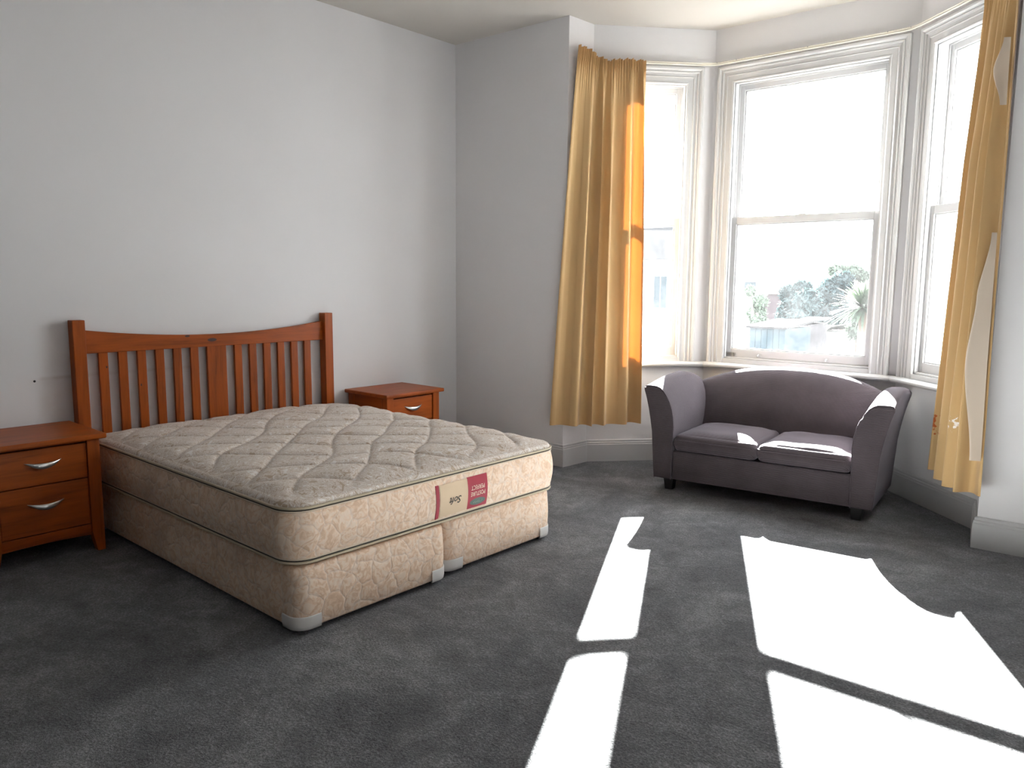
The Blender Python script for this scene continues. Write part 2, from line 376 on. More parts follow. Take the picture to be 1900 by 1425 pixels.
def window(name, F, u0, u1, label, deep=.03):
    root = bpy.data.objects.new(name, None); COL.objects.link(root); struct(root, label, 'window')
    FT = lambda u, w, z: F.pt(u, w, z)
    # architrave: mitred moulding, (distance from opening, projection)
    pr = [(-.004, 0), (-.004, .014), (.004, .018), (.010, .013), (.040, .015), (.044, .020), (.050, .015), (.066, .017), (.070, .025), (.077, .027), (.082, .023), (.086, .030), (.094, .036), (.106, .036), (.112, .030), (.114, 0)]
    mb = MB(); rows = []
    for (ua, za) in ((0, 0), (0, 1), (1, 1), (1, 0)):
        rows.append([F.pt((u0-t_) if ua == 0 else (u1+t_), -h_, (.727 if za == 0 else Z1+t_)) for t_, h_ in pr])
    mb.grid(rows, closed_u=False, sm=False)
    mb.face([0+i for i in range(len(pr))]); mb.face([3*len(pr)+i for i in range(len(pr))])
    mb.build('architrave', M_gloss, root)
    # jamb lining with staff and parting beads
    mb = MB(); w = T+.02
    for a, b_ in ((u0-.004, u0+.002), (u1-.002, u1+.004)): mb.box(a, b_, .0, w, Z0-.02, Z1, FT)
    mb.box(u0, u1, 0, w, Z1-.002, Z1+.004, FT); mb.box(u0-.004, u1+.004, -.012, w+.03, .727, Z0, FT)
    for wa, wb in ((.004, deep-.002), (deep+.042, deep+.050), (deep+.094, deep+.11)):
        for a, b_ in ((u0+.001, u0+.012), (u1-.012, u1-.001)): mb.box(a, b_, wa, wb, Z0, Z1, FT)
        mb.box(u0, u1, wa, wb, Z1-.012, Z1, FT)
    mb.box(u0, u1, .004, deep-.002, Z0, Z0+.012, FT)
    mb.build('jamb_lining', M_gloss, root, bevel=.002)
    def sash(nm, w0, zb, zt, rb, rt, st=.040):
        mb = MB(); a, b_ = u0+.003, u1-.003; w1 = w0+.036
        mb.box(a, a+st, w0, w1, zb, zt, FT); mb.box(b_-st, b_, w0, w1, zb, zt, FT)
        mb.box(a+st, b_-st, w0, w1, zb, zb+rb, FT); mb.box(a+st, b_-st, w0, w1, zt-rt, zt, FT)
        # glazing bead step
        g = .008
        for q in ((a+st, a+st+g, zb+rb, zt-rt), (b_-st-g, b_-st, zb+rb, zt-rt), (a+st, b_-st, zb+rb, zb+rb+g), (a+st, b_-st, zt-rt-g, zt-rt)):
            mb.box(q[0], q[1], w0+.010, w0+.024, q[2], q[3], FT)
        s_ = mb.build(nm, M_gloss, root, bevel=.0025)
        g_ = MB(); g_.box(a+st-.004, b_-st+.004, w0+.016, w0+.019, zb+rb-.004, zt-rt+.004, FT); g_.build('glass_pane', M_glass, s_)
        return s_
    lo = sash('lower_sash', deep, Z0, 1.745, .070, .048)
    up = sash('upper_sash', deep+.052, 1.700, Z1, .040, .045)
    return root, lo, up
w1 = window('window_1', *OPEN['L'], 'narrow white sash window partly behind the left gold curtain')
w2 = window('window_2', *OPEN['C'], 'wide white sash window above the sofa')
w3 = window('window_3', *OPEN['R'], 'narrow white sash window partly behind the right gold curtain')
def fitting(F, u, w, z, name, parent, kind):
    mb = MB(); FT = lambda a, b_, c: F.pt(u+a, w+b_, z+c)
    if kind == 'lock':
        mb.box(-.025, .025, 0, .018, 0, .004, FT); mb.tube([FT(-.02, .008, .01), FT(0, .002, .014), FT(.03, -.002, .012)], .004)
        return mb.build(name, M_gloss, parent)
    if kind == 'lift':
        mb.box(-.018, .018, -.003, .001, -.01, .012, FT); mb.tube([FT(0, -.002, .006), FT(0, -.02, -.004), FT(0, -.022, -.012)], .006)
        return mb.build(name, M_gloss, parent)
    mb.box(-.006, .008, -.006, .004, -.03, .012, FT); mb.box(0, .075, -.007, -.002, .002, .008, FT); mb.box(0, .075, -.007, -.002, -.009, -.004, FT)
    mb.box(.055, .062, -.008, -.001, -.014, .010, FT)
    return mb.build(name, M_steel, parent)
fitting(FC, .645, .032, 1.745, 'sash_lock', w2[1], 'lock')
fitting(FC, .40, .028, .79, 'sash_lift', w2[1], 'lift'); fitting(FC, .86, .028, .79, 'sash_lift', w2[1], 'lift')
fitting(FC, .158, .028, .79, 'window_stay', w2[1], 'stay')
fitting(FL, .43, .032, 1.745, 'sash_lock', w1[1], 'lock')
for dz in (0, -.055, -.1):                                # small holes and screws in the right window's jamb
    mb = MB(); c = FR.pt(.1635, .030, 2.47+dz); mb.tube([c, c+FR.d*.002], .006 if dz == 0 else .0035, 8); mb.build('screw_hole', M_black, w3[0])

# curtain track: a rail bent round the bay with little screws
track_path = [(-3.150, 4.525), (-2.68, 5.045), (-2.60, 5.07), (-1.46, 5.113), (-1.39, 5.085), (-1.01, 4.745)]
tp = []
for i in range(len(track_path)-1):
    a, b_ = Vector(track_path[i]), Vector(track_path[i+1])
    for k in range(6): tp.append(a.lerp(b_, k/6))
tp.append(Vector(track_path[-1]))
for _ in range(4): tp = [tp[0]] + [(tp[i-1]+tp[i]*2+tp[i+1])/4 for i in range(1, len(tp)-1)] + [tp[-1]]
ZT = 2.776
mb = sweep([tuple(p) for p in tp], [(-.005, ZT-.009), (-.005, ZT+.009), (.004, ZT+.010), (.008, ZT+.006), (.004, ZT), (.008, ZT-.006), (.004, ZT-.010)])
trk = thing('curtain_track', 'thin cream curtain track bent round the top of the bay windows', 'curtain track')
mb.build('rail', M_rail, trk)
for i in range(9, len(tp)-8, 3):
    if i < 0: continue
    p = tp[i]; d = (tp[i+1]-tp[i-1]).normalized(); nrm = Vector((d.y, -d.x))
    mb = MB(); c = Vector((p.x, p.y, ZT+.006)); nn = Vector((nrm.x, nrm.y, 0))
    mb.tube([c+nn*(-.02 if False else .004), c+nn*.010], .0035, 8); mb.build('screw', M_steel, trk)
    mb = MB(); mb.tube([c-nn*.05, c], .003, 6); mb.build('bracket', M_rail, trk)

# ------------------------------------------------------------------ cushions / mattresses
def block(x0, x1, y0, y1, z0, z1, rc, rs, crown, bulge, hf=None, nx=24, ny=24, zs=10, botround=None):
    """returns (top, side, loop) : rounded upholstered block; top grid + side wall"""
    cx0, cx1, cy0, cy1 = x0+rc, x1-rc, y0+rc, y1-rc; rt = rc-rs
    def mp(x, y):
        gx = min(max(x, cx0), cx1); gy = min(max(y, cy0), cy1); a, b_ = x-gx, y-gy
        if a and b_:
            s_ = max(abs(a), abs(b_))/hypot(a, b_); a *= s_; b_ *= s_
        return gx+a, gy+b_
    X0, X1, Y0, Y1 = cx0-rt, cx1+rt, cy0-rt, cy1+rt
    def axis(lo, hi, c0, c1, n):
        pts = [lo+(c0-lo)*k/5 for k in range(5)] + [c0+(c1-c0)*k/n for k in range(n)] + [c1+(hi-c1)*k/5 for k in range(6)]
        return pts
    xs, ys = axis(X0, X1, cx0, cx1, nx), axis(Y0, Y1, cy0, cy1, ny)
    rows = []
    for y in ys:
        r = []
        for x in xs:
            px, py = mp(x, y); u = (2*(px-X0)/(X1-X0)-1); v = (2*(py-Y0)/(Y1-Y0)-1)
            e = (1-u**4)*(1-v**4); h = crown*(1-(1-max(0, e))**2)
            if hf: h += hf(px, py)*min(1, e*6)
            r.append((px, py, z1+h))
        rows.append(r)
    n, m = len(rows), len(rows[0])
    loop = [rows[0][j] for j in range(m)] + [rows[i][-1] for i in range(1, n)] + [rows[-1][j] for j in range(m-2, -1, -1)] + [rows[i][0] for i in range(n-2, 0, -1)]
    dirs = []
    for p in loop:
        gx = min(max(p[0], cx0), cx1); gy = min(max(p[1], cy0), cy1); d = Vector((p[0]-gx, p[1]-gy)); dirs.append(((gx, gy), d.normalized()))
    def ring(rho, z): return [(g[0]+d.x*rho, g[1]+d.y*rho, z) for g, d in dirs]
    prof = [(rt + rs*sin(a), z1 - rs*(1-cos(a))) for a in (pi/8, pi/4, 3*pi/8, pi/2)]
    rb = botround if botround is not None else rs
    for k in range(1, zs): 
        t_ = k/zs; z = (z1-rs)+(z0+rb-(z1-rs))*t_; prof.append((rc+bulge*sin(pi*t_), z))
    prof += [(rc-rb+rb*cos(a), z0+rb*(1-sin(a))) for a in (0, pi/6, pi/3, pi/2)]
    return rows, loop, ring, prof
def build_block(mb, rows, loop, ring, prof, both=True):
    mb.grid(rows)
    rr = [ring(r, z) for r, z in prof]
    mb.grid([loop]+rr, closed_u=True); b = len(mb.v)
    last = rr[-1]; idx = [mb.vert(p) for p in last]; mb.face(idx)

# bed ---------------------------------------------------------------
MX0, MX1, MY0, MY1, MZ0, MZ1 = -4.205, -2.350, 1.462, 2.992, .258, .497
def quilt(x, y):
    wob = .018*noise.noise(Vector((x*3, y*3, 0)))
    a = (x+y)/.30 + wob/.1 + .08*sin(y*9); b_ = (x-y)/.30 + wob/.1 + .08*sin(x*9)
    da = abs(a-round(a)); db = abs(b_-round(b_)); d = min(da, db)*.30
    return .007*(1-exp(-d/.009)) + .010*min(1, d/.07)**.6 - .006 + .008*noise.noise(Vector((x*2.2, y*2.2, 4)))
mat_t = thing('mattress', 'double mattress with cream damask top and peach border on the two bed bases', 'mattress', (MX0, MY0, MZ0))
def loc(mb, t_):
    L = t_.location; mb.v = [(p[0]-L.x, p[1]-L.y, p[2]-L.z) for p in mb.v]; return mb
rows, loop, ring, prof = block(MX0, MX1, MY0, MY1, MZ0, MZ1, .10, .028, .028, .016, quilt, 260, 214, 12, .012)
top = MB(); top.grid(rows)
rr = [ring(r, z) for r, z in prof]
top.grid([loop]+rr[:4], closed_u=True); loc(top, mat_t).build('quilted_top', M_tick_top, mat_t)['label'] = 'cream damask quilted top with diamond stitching'
sd = MB(); sd.grid(rr[3:], closed_u=True); idx = [sd.vert(p) for p in rr[-1]]; sd.face(idx)
loc(sd, mat_t).build('border', M_tick_side, mat_t)['label'] = 'peach quilted border'
for z, dr in ((MZ1-.024, .003), (MZ0+.010, .001)):
    for dz, r_, m_ in ((0, .0055, M_pipe), (-.013 if z > .4 else .014, .0038, M_pipe2), (-.0075 if z > .4 else .0085, .0030, M_edge_line)):
        mb = MB(); mb.tube(ring(.10+dr, z+dz), r_, 8, closed=True); loc(mb, mat_t).build('piping', m_, mat_t)
def bul(z):
    t_ = min(max(((MZ1-.028)-z)/((MZ1-.028)-(MZ0+.012)), 0), 1); return MX1+.016*sin(pi*t_)
def label_panel(name, y0, y1, zA0, zB0, zA1, zB1, m, parent, off=.0025):
    mb = MB(); rows = []
    for k in range(9):
        t_ = k/8; r = []
        for y, zl, zh in ((y0, zA0, zB0), (y1, zA1, zB1)):
            z = zl+(zh-zl)*t_; r.append((bul(z)+off, y, z))
        rows.append(r)
    mb.grid(rows, sm=True); back = [[(p[0]-.002, p[1], p[2]) for p in r] for r in rows]; mb.grid(back)
    return loc(mb, mat_t).build(name, m, parent)
M_red = plain('red_label', (.36, .022, .045), .55, var=.08, scale=20)
M_lcream = plain('cream_label', (.68, .52, .35), .6, var=.04)
M_oval = plain('green_grey_emblem', (.09, .13, .11), .5)
M_ltxt = plain('pale_print', (.85, .70, .55), .6)
M_itxt = plain('ink_print', (.02, .025, .02), .6)
M_emb = plain('pale_green_print', (.45, .62, .52), .6)
lr = label_panel('label', 2.337, 2.461, .292, .436, .292, .436, M_red, mat_t); lr['label'] = 'red label with upside-down POSTURE PERFECT lettering'
lc = label_panel('label', 2.172, 2.338, .292, .432, .292, .433, M_lcream, mat_t, .002); lc['label'] = 'cream label with upside-down Soft lettering'
lb = label_panel('label', 2.149, 2.167, .286, .434, .290, .434, M_red, mat_t); lb['label'] = 'narrow red label strip'
def text(body, size, cy, cz, m, parent, name='lettering', shear=0, sx=1, off=.0035, flip=True, offs=0):
    cu = bpy.data.curves.new('txt', 'FONT'); cu.body = body; cu.size = size; cu.align_x = 'CENTER'; cu.align_y = 'CENTER'; cu.shear = shear; cu.resolution_u = 3; cu.offset = offs
    ob = bpy.data.objects.new('txt', cu); COL.objects.link(ob); bpy.context.view_layer.update()
    me = bpy.data.meshes.new_from_object(ob.evaluated_get(bpy.context.evaluated_depsgraph_get()))
    bpy.data.objects.remove(ob); bpy.data.curves.remove(cu)
    # face looks towards +X: text x -> +Y (seen from +X, +Y is right), y -> +Z ; turned 180 degrees
    s_ = -1 if flip else 1
    for v in me.vertices:
        ty, tz = cy+s_*v.co.x*sx, cz+s_*v.co.y
        v.co = (bul(tz)+off-mat_t.location.x, ty-mat_t.location.y, tz-mat_t.location.z)
    me.name = name; me.materials.clear(); me.materials.append(m)
    o = bpy.data.objects.new(name, me); COL.objects.link(o); o.parent = parent; return o
text('POSTURE', .0275, 2.399, .358, M_ltxt, lr, sx=.80); text('PERFECT', .0275, 2.399, .386, M_ltxt, lr, sx=.80)
text('Soft', .044, 2.262, .355, M_itxt, lc, shear=.30, sx=1.0, offs=.0003)
mb = MB(); cs = [(2.400+.049*cos(2*pi*k/32),   .319+.016*sin(2*pi*k/32)) for k in range(32)]
mb.face([mb.vert((bul(z)+.0032, y, z)) for y, z in cs]); loc(mb, mat_t).build('emblem', M_oval, lr)['label'] = 'dark green-grey oval emblem'
mb = MB(); sc_ = []
for k in range(60):
    t_ = k/59; sc_.append((0, 2.428-.056*t_, .320+.005*sin(t_*38)*(1-.3*t_)-.002))
mb.tube([(bul(p[2])+.004, p[1], p[2]) for p in sc_], .0011, 5); loc(mb, mat_t).build('script_mark', M_emb, lr)

def bed_base(x0, x1, y0, y1, label):
    z0 = .022; t_ = thing('bed_base', label, 'bed base', (x0, y0, 0), group='split bed base halves')
    bl = block(x0, x1, y0, y1, z0, MZ0-.003, .055, .018, 0, .006, None, 8, 8, 8, .010)
    mb = MB(); build_block(mb, *bl); loc(mb, t_).build('upholstery', M_tick_side, t_)
    ring = bl[2]
    # corner guards: an arc strip round each foot corner and small glides
    for cxx, cyy, a0 in ((x1-.055, y0+.055, -pi/2), (x1-.055, y1-.055, 0), (x0+.055, y0+.055, -pi), (x0+.055, y1-.055, pi/2)):
        mb = MB(); rows = []
        pts = [(cxx+cos(a0)*.062-sin(a0)*-.045*1, cyy+sin(a0)*.062-cos(a0)*.045)]
        arc = []
        d0 = Vector((cos(a0), sin(a0))); t0 = Vector((-sin(a0), cos(a0))); d1 = Vector((cos(a0+pi/2), sin(a0+pi/2))); t1 = Vector((-sin(a0+pi/2), cos(a0+pi/2)))
        for e in (.04, .02): arc.append((Vector((cxx, cyy))+d0*0-t0*e, d0))
        for k in range(9): a = a0+k*pi/16; arc.append((Vector((cxx, cyy)), Vector((cos(a), sin(a)))))
        for e in (.02, .04): arc.append((Vector((cxx, cyy))+t1*e, d1))
        for rho, z in ((.052, z0-.006), (.0605, z0-.002), (.0635, z0+.012), (.0635, z0+.045), (.062, z0+.050), (.058, z0+.048)):
            rows.append([(c.x+d.x*rho, c.y+d.y*rho, z) for c, d in arc])
        mb.grid(rows); mb.face([mb.vert((c.x+d.x*.052, c.y+d.y*.052, z0-.006)) for c, d in arc])
        loc(mb, t_).build('corner_guard', M_guard, t_)
        mb = MB(); mb.tube([(cxx, cyy, 0), (cxx, cyy, z0+.004)], .022, 14); loc(mb, t_).build('glide', M_black, t_)
    return t_
bed_base(MX0+.02, -2.338, 1.474, 2.216, 'peach quilted bed base half under the near side of the mattress, beside the front nightstand')
bed_base(MX0+.02, -2.372, 2.241, 2.972, 'peach quilted bed base half under the far side of the mattress, nearer the curtains')

# headboard -----------------------------------------------------------
hb = thing('headboard', 'orange-brown pine slatted headboard with curved top rail against the left wall', 'headboard', (-4.26, 2.2, 0))
HP = [(-4.288, -4.224)]
for y0, y1 in ((1.428, 1.488), (2.926, 2.986)):
    mb = MB(); mb.box(-4.288, -4.224, y0, y1, 0, 1.080); loc(mb, hb).build('post', WZ, hb, bevel=.003)
mb = MB(); top_r = []; n = 30
def arch(t_): return 1.028 - .052*(1-(2*t_-1)**2)
rows = []
for k in range(n+1):
    t_ = k/n; y = 1.486+t_*(2.930-1.486); zt = arch(t_); zb = .906
    rows.append([(-4.284, y, zb), (-4.256, y, zb), (-4.256, y, zt), (-4.284, y, zt)])
mb.grid(rows, closed_u=True, sm=False, cap=True); rail = loc(mb, hb).build('top_rail', WY, hb, bevel=.003)
mb = MB(); mb.box(-4.284, -4.256, 1.486, 2.928, .26, .38); loc(mb, hb).build('bottom_rail', WY, hb, bevel=.003)
sl_y = [1.580+k*.1035*.93 for k in range(6)]
cen = (2.145, 2.261)
lefts = [1.557+k*(2.048-1.557)/5 for k in range(6)]
rights = [2.316+k*(2.794-2.316)/5 for k in range(6)]
for y in lefts+rights:
    mb = MB(); mb.box(-4.280, -4.262, y, y+.046, .37, .914); loc(mb, hb).build('slat', WZ, hb, bevel=.002)
mb = MB(); mb.box(-4.280, -4.259, cen[0], cen[1], .37, .914); loc(mb, hb).build('centre_panel', WZ, hb, bevel=.002)
for y, z, ry, rz in ((2.175, .944, .028, .010), (2.03, .972, .014, .006), (1.765, .72, .004, .007), (1.593, .83, .004, .006)):
    mb = MB(); mb.face([mb.vert((-4.2553 if z > .92 else -4.2613, y+ry*cos(a*pi/8), z+rz*sin(a*pi/8))) for a in range(16)]); loc(mb, hb).build('knot', M_knot, hb)

# nightstands ----------------------------------------------------------
def handle(mb, x, yc, zc, half=.076):
    rows = []
    for k in range(17):
        t_ = -1+k/8; e = max(.02, 1-t_*t_); cx, cz = x+.018*e, zc+.014-.020*e
        rows.append([(cx+.006*e*cos(a), yc+half*t_, cz+.014*e*sin(a)) for a in [2*pi*j/10 for j in range(10)]])
    mb.grid(rows, closed_u=True, cap=True)
    for s_ in (-1, 1): mb.tube([(x, yc+s_*.04, zc+.002), (x+.012, yc+s_*.04, zc+.001)], .004, 8)
def nightstand(x1, y0, label, ztop, w=.48):
    x0 = XA+.025; d = x1-x0; t_ = thing('nightstand', label, 'nightstand', (x0, y0, 0), group='nightstands beside the bed')
    y1 = w; B = .055
    mb = MB(); mb.box(-.01, d+.026, -.026, y1+.026, ztop-.024, ztop); mb.build('top', WY, t_, bevel=.006, seg=3)
    for px, py in ((0, 0), (0, 1), (1, 0), (1, 1)):
        mb = MB(); xa = 0 if px == 0 else d-B; ya = 0 if py == 0 else y1-B; zt = ztop-.024
        tx0, tx1 = (xa, xa+B-.016) if px == 0 else (xa+.016, xa+B); ty0, ty1 = (ya, ya+B-.020) if py == 0 else (ya+.020, ya+B)
        def quad(a, b_, c, e, z): return [(a, c, z), (b_, c, z), (b_, e, z), (a, e, z)]
        rows = [quad(tx0, tx1, ty0, ty1, 0), quad(xa, xa+B, ya, ya+B, .10), quad(xa, xa+B, ya, ya+B, zt)]
        mb.grid(rows, closed_u=True, sm=False, cap=True); mb.build('leg', WZ, t_, bevel=.002)
    mb = MB()
    mb.box(B, d-B, .008, .024, .08, ztop-.024); mb.box(B, d-B, y1-.024, y1-.008, .08, ztop-.024); mb.box(.006, .018, B, y1-B, .08, ztop-.024)
    mb.box(.01, d-.03, .02, y1-.02, .09, .10); mb.box(.02, d-.02, .04, y1-.04, ztop-.036, ztop-.024)
    mb.build('carcass', WX, t_, bevel=.002)
    mb = MB(); rows = []                                    # arched apron below the drawers
    for k in range(17):
        s_ = k/16; y = B+s_*(y1-2*B); zb = .082+.006*(1-(2*s_-1)**2)
        rows.append([(d-.028, y, zb), (d-.010, y, zb), (d-.010, y, .135), (d-.028, y, .135)])
    mb.grid(rows, closed_u=True, sm=False, cap=True); mb.build('apron', WY, t_, bevel=.002)
    zm = .135+(ztop-.036-.135)*.57
    for za, zb, hz in ((.139, zm-.002, .275), (zm+.002, ztop-.040, None)):
        mb = MB(); mb.box(d-.026, d-.008, B+.002, y1-B-.002, za, zb); mb.box(.06, d-.03, B+.01, y1-B-.01, za+.01, zb-.02)
        dr = mb.build('drawer', WY, t_, bevel=.003)
        mb = MB(); handle(mb, d-.008, y1/2, (za+zb)/2+.012 if hz is None else (za+zb)/2+.02); mb.build('handle', M_chrome, dr)['label'] = 'silver crescent handle'
    return t_
nightstand(-3.836, .900, 'pine two-drawer nightstand with silver handles at the left edge, in front of the headboard', .568)
nightstand(-3.865, 3.136, 'pine nightstand half hidden behind the bed, nearer the room corner', .562, .455)
# nail in the wall
mb = MB(); mb.tube([(XA-.01, 1.262, .782), (XA+.006, 1.262, .782), (XA+.008, 1.262, .782)], lambda q: .0035 if q < .6 else .006, 8)
tag(mb.build('nail', M_black), 'tiny dark nail in the wall left of the headboard', 'nail')

# sofa -----------------------------------------------------------------
sofa = thing('sofa', 'small mauve-grey ribbed two-seater sofa with arched back under the centre window', 'sofa', (-2.486, 4.144, 0), radians(7.5))
SW = 1.262
mb = MB(); 
bl = block(.108, SW-.108, .012, .66, .075, .258, .02, .012, 0, 0, None, 6, 6, 4, .01); build_block(mb, *bl); mb.build('base', M_sofa, sofa)
for k in range(2):
    def cf(x, y): return .006*noise.noise(Vector((x*7+k*9, y*7, 1))) + .010*(1 if False else 0)
    xa, xb = (.118, .628) if k == 0 else (.634, 1.144)
    bl = block(xa, xb, -.004, .54, .262, .362, .045, .032, .024, .010, cf, 20, 20, 6, .022)
    mb = MB(); build_block(mb, *bl)
    # soften the front edge so it droops slightly in the middle of the left cushion
    mb.build('seat_cushion', M_sofa, sofa)
    pr_ = bl[2](.045+.002, .362-.030); mb = MB(); mb.tube(pr_, .003, 6, closed=True); mb.build('piping', M_sofa, sofa)
def arm(side):
    outer = [(.0, .075), (-.006, .16), (-.013, .264), (-.020, .366), (-.032, .44), (-.046, .51), (-.064, .58), (-.078, .622)]
    topc = [(-.080, .636), (-.074, .646), (-.060, .650), (-.030, .650), (.000, .648), (.022, .640)]
    inner = [(.044, .622), (.066, .592), (.086, .555), (.102, .51), (.112, .46), (.116, .40), (.114, .33), (.112, .2), (.110, .075)]
    sec = outer+topc+inner; rows = []
    ys = [0, .004, .012, .03, .06]+[.06+.56*k/14 for k in range(1, 15)]+[.645, .658, .668, .672]
    for y in ys:
        ins = .010*max(0, 1-y/.012)**2 if y < .012 else (.010*((y-.658)/.014)**2 if y > .658 else 0)
        row = []
        for x, z in sec:
            h = max(0, (z-.36)/.29)
            zz = z+(.052*sin(min(1, y/.46)*pi/2) - .055*max(0, (y-.46)/.25)**1.6)*h**1.5 + (.0)
            flare = 1.0
            xx = x*1.0 + .012*h*sin(pi*y/.7)
            cx_, cz_ = .03, .36
            sx_ = 1-ins*6; xx = cx_+(xx-cx_)*sx_; zz = cz_+(zz-cz_)*(1-ins*2.2)
            row.append((xx if side == 0 else SW-xx, y, zz))
        rows.append(row)
    mb = MB(); mb.grid(rows, closed_u=True, cap=True); a = mb.build('arm', M_sofa, sofa)
    # welt cord round the front panel
    r = rows[3]; pts = [(p[0], .004, p[2]) for p in rows[2]]
    mb = MB(); mb.tube(pts, .0035, 6); mb.build('welt', M_sofa, a)
arm(0); arm(1)
rows = []; nb = 44
for k in range(nb+1):
    t_ = k/nb; x = .030+t_*(SW-.06); q = abs(2*t_-1); zt = .618+.130*(1-q**2.3)
    end = max(0, (q-.93)/.07); th = 1-.35*end**2
    pts = []
    prof = [(.52, .20), (.518, .36), (.552, .48), (.598, .58), (.640, .0), (.668, .0), (.700, .0), (.732, .0), (.764, .0), (.785, .0), (.775, .45), (.735, .08)]
    tops = {4: -.045, 5: -.018, 6: -.002, 7: 0, 8: -.014, 9: -.045}
    for i, (y, z) in enumerate(prof):
        if i in tops: z = zt+tops[i]
        elif i == 3: z = zt-.10
        elif i == 2: z = .36+(zt-.10-.36)*.5
        if y > .6: y -= (y-.6)*.55*max(0, q-.35)**2/.4225
        pts.append((x, y, z))
    rows.append(pts)
mb = MB(); mb.grid(rows, closed_u=True, cap=True); mb.build('back', M_sofa, sofa)
for lx, ly in ((.050, .035), (SW-.115, .035), (.05, .62), (SW-.115, .62)):
    mb = MB(); a, b_ = lx, lx+.065
    mb.hexa([(a+.008, ly+.008, 0), (b_-.008, ly+.008, 0), (b_-.008, ly+.057, 0), (a+.008, ly+.057, 0), (a, ly, .08), (b_, ly, .08), (b_, ly+.065, .08), (a, ly+.065, .08)])
    mb.build('leg', M_black, sofa, bevel=.002)

# curtains --------------------------------------------------------------
def path_at(path, s):
    P = [Vector(p) for p in path]; L = [0]
    for i in range(1, len(P)): L.append(L[-1]+(P[i]-P[i-1]).length)
    d = s*L[-1]
    for i in range(1, len(P)):
        if d <= L[i] or i == len(P)-1:
            k = (d-L[i-1])/(L[i]-L[i-1]); p = P[i-1].lerp(P[i], k); break
    return p
def smooth_path(path, n=40):
    pts = [path_at(path, i/n) for i in range(n+1)]
    for _ in range(20): pts = [pts[0]] + [(pts[i-1]+pts[i]*2+pts[i+1])/4 for i in range(1, n)] + [pts[-1]]
    return [tuple(p) for p in pts]
def curtain_surface(topP, botP, ztop, zbot, folds, amp, seed, nu=260, nz=90, gather=34, zjit=None, ztj=None):
    topP, botP = smooth_path(topP), smooth_path(botP)
    def at(s, v):      # v=0 top, 1 bottom
        e = v**.85
        def base(s_): 
            s_ = min(max(s_, 0), 1); a, b_ = path_at(topP, s_), path_at(botP, s_); return a.lerp(b_, e)
        p = base(s); q0, q1 = base(s-.02), base(s+.02); d = (q1-q0).normalized(); nrm = Vector((d.y, -d.x))
        ph = sum(0 for _ in ())
        drift = .35*sin(s*5+seed)*(1-v)+.10*sin(v*3+s*9+seed)
        w = 2*pi*(folds*(s+.035*sin(s*11+seed)))+drift
        f = sin(w); f = math.copysign(abs(f)**.8, f)
        A = amp*(.30+.70*min(1, v/.35))*(1+.30*sin(s*13+seed*2))
        A *= min(1, .2+s*7)*(min(1, .12+(1-s)*8) if seed > 4 else 1)
        g = sin(2*pi*gather*s+sin(s*40))
        head = max(0, 1-v/.035); ga = .0065*head + .006*max(0, 1-v/.10)
        f2 = .30*sin(2.3*w+1+seed)*max(0, 1-v/.28)
        off = A*(f+f2)+ga*g
        off += .004*noise.noise(Vector((s*9, v*4, seed)))
        lat = .35*A*cos(w)*.6
        zz = ztop+(zbot-ztop)*v
        if ztj: zz += ztj(s)*max(0, 1-v/.12)
        if zjit: zz += zjit(s)*v
        return Vector((p.x+nrm.x*off+d.x*lat, p.y+nrm.y*off+d.y*lat, zz)), nrm
    def flat(s, v):
        e = v**.85; f_ = lambda q: path_at(topP, min(max(q, 0), 1)).lerp(path_at(botP, min(max(q, 0), 1)), e)
        d = (f_(s+.03)-f_(s-.03)).normalized(); p = f_(s); return Vector((p.x, p.y, ztop+(zbot-ztop)*v)), Vector((d.y, -d.x))
    at.flat = flat
    return at
def curtain(root, at, mats, heading=True, nu=300, nz=80, s0=0, s1=1):
    vs = [0, .006, .012, .02, .03, .04, .05, .065, .08]+[.08+.92*(k+1)/nz for k in range(nz)]
    def surf(off, sa, sb, va=0, vb=1, m=nu):
        rows = []
        for v in vs:
            if v < va-1e-6 or v > vb+1e-6: continue
            r = []
            for i in range(m+1):
                s = sa+(sb-sa)*i/m; p, nn = at(s, v); r.append((p.x+nn.x*off, p.y+nn.y*off, p.z))
            rows.append(r)
        return rows
    mb = MB(); a = surf(0, s0, s1); mb.grid(a); b_ = surf(-.0022, s0, s1)
    mb.build('curtain_panel', mats[0], root, recalc=False)
    mb = MB(); mb.grid(surf(-.006, s0+.006, s1-.006, .03, .985)); mb.build('lining', mats[1], root, recalc=False)['label'] = 'cream lining'
    if heading:
        mb = MB(); mb.grid(surf(.0015, s0, s1, .012, .03)); mb.build('heading_tape', mats[0], root, recalc=False)
def ztjl(s): return .035*(1-s)**2*1.0 + .018*sin(s*9+.5)*(1 if s < .6 else .3) + .006*sin(s*70)
lc_at = curtain_surface([(-3.200, 4.225), (-3.165, 4.40), (-3.105, 4.52), (-2.965, 4.675)],
                        [(-3.325, 4.135), (-3.215, 4.195), (-3.115, 4.32), (-3.01, 4.47), (-2.915, 4.665)], 2.775, .300, 5.6, .033, 1.3, ztj=ztjl)
lct = thing('curtain', 'gathered gold curtain at the left end of the bay with a glowing orange edge', 'curtain', (0, 0, 0), group='gold curtains of the bay')
curtain(lct, lc_at, (M_gold, M_lining))
rc_at = curtain_surface([(-.970, 4.700), (-.895, 4.60), (-.855, 4.45), (-.752, 4.262)],
                        [(-1.062, 4.665), (-.985, 4.59), (-.925, 4.40), (-.865, 4.225), (-.712, 4.180)], 2.775, .285, 5.0, .032, 4.1)
rct = thing('curtain', 'stained gold curtain at the right end of the bay showing its cream lining', 'curtain', (0, 0, 0), group='gold curtains of the bay')
curtain(rct, rc_at, (M_gold_st, M_lining))
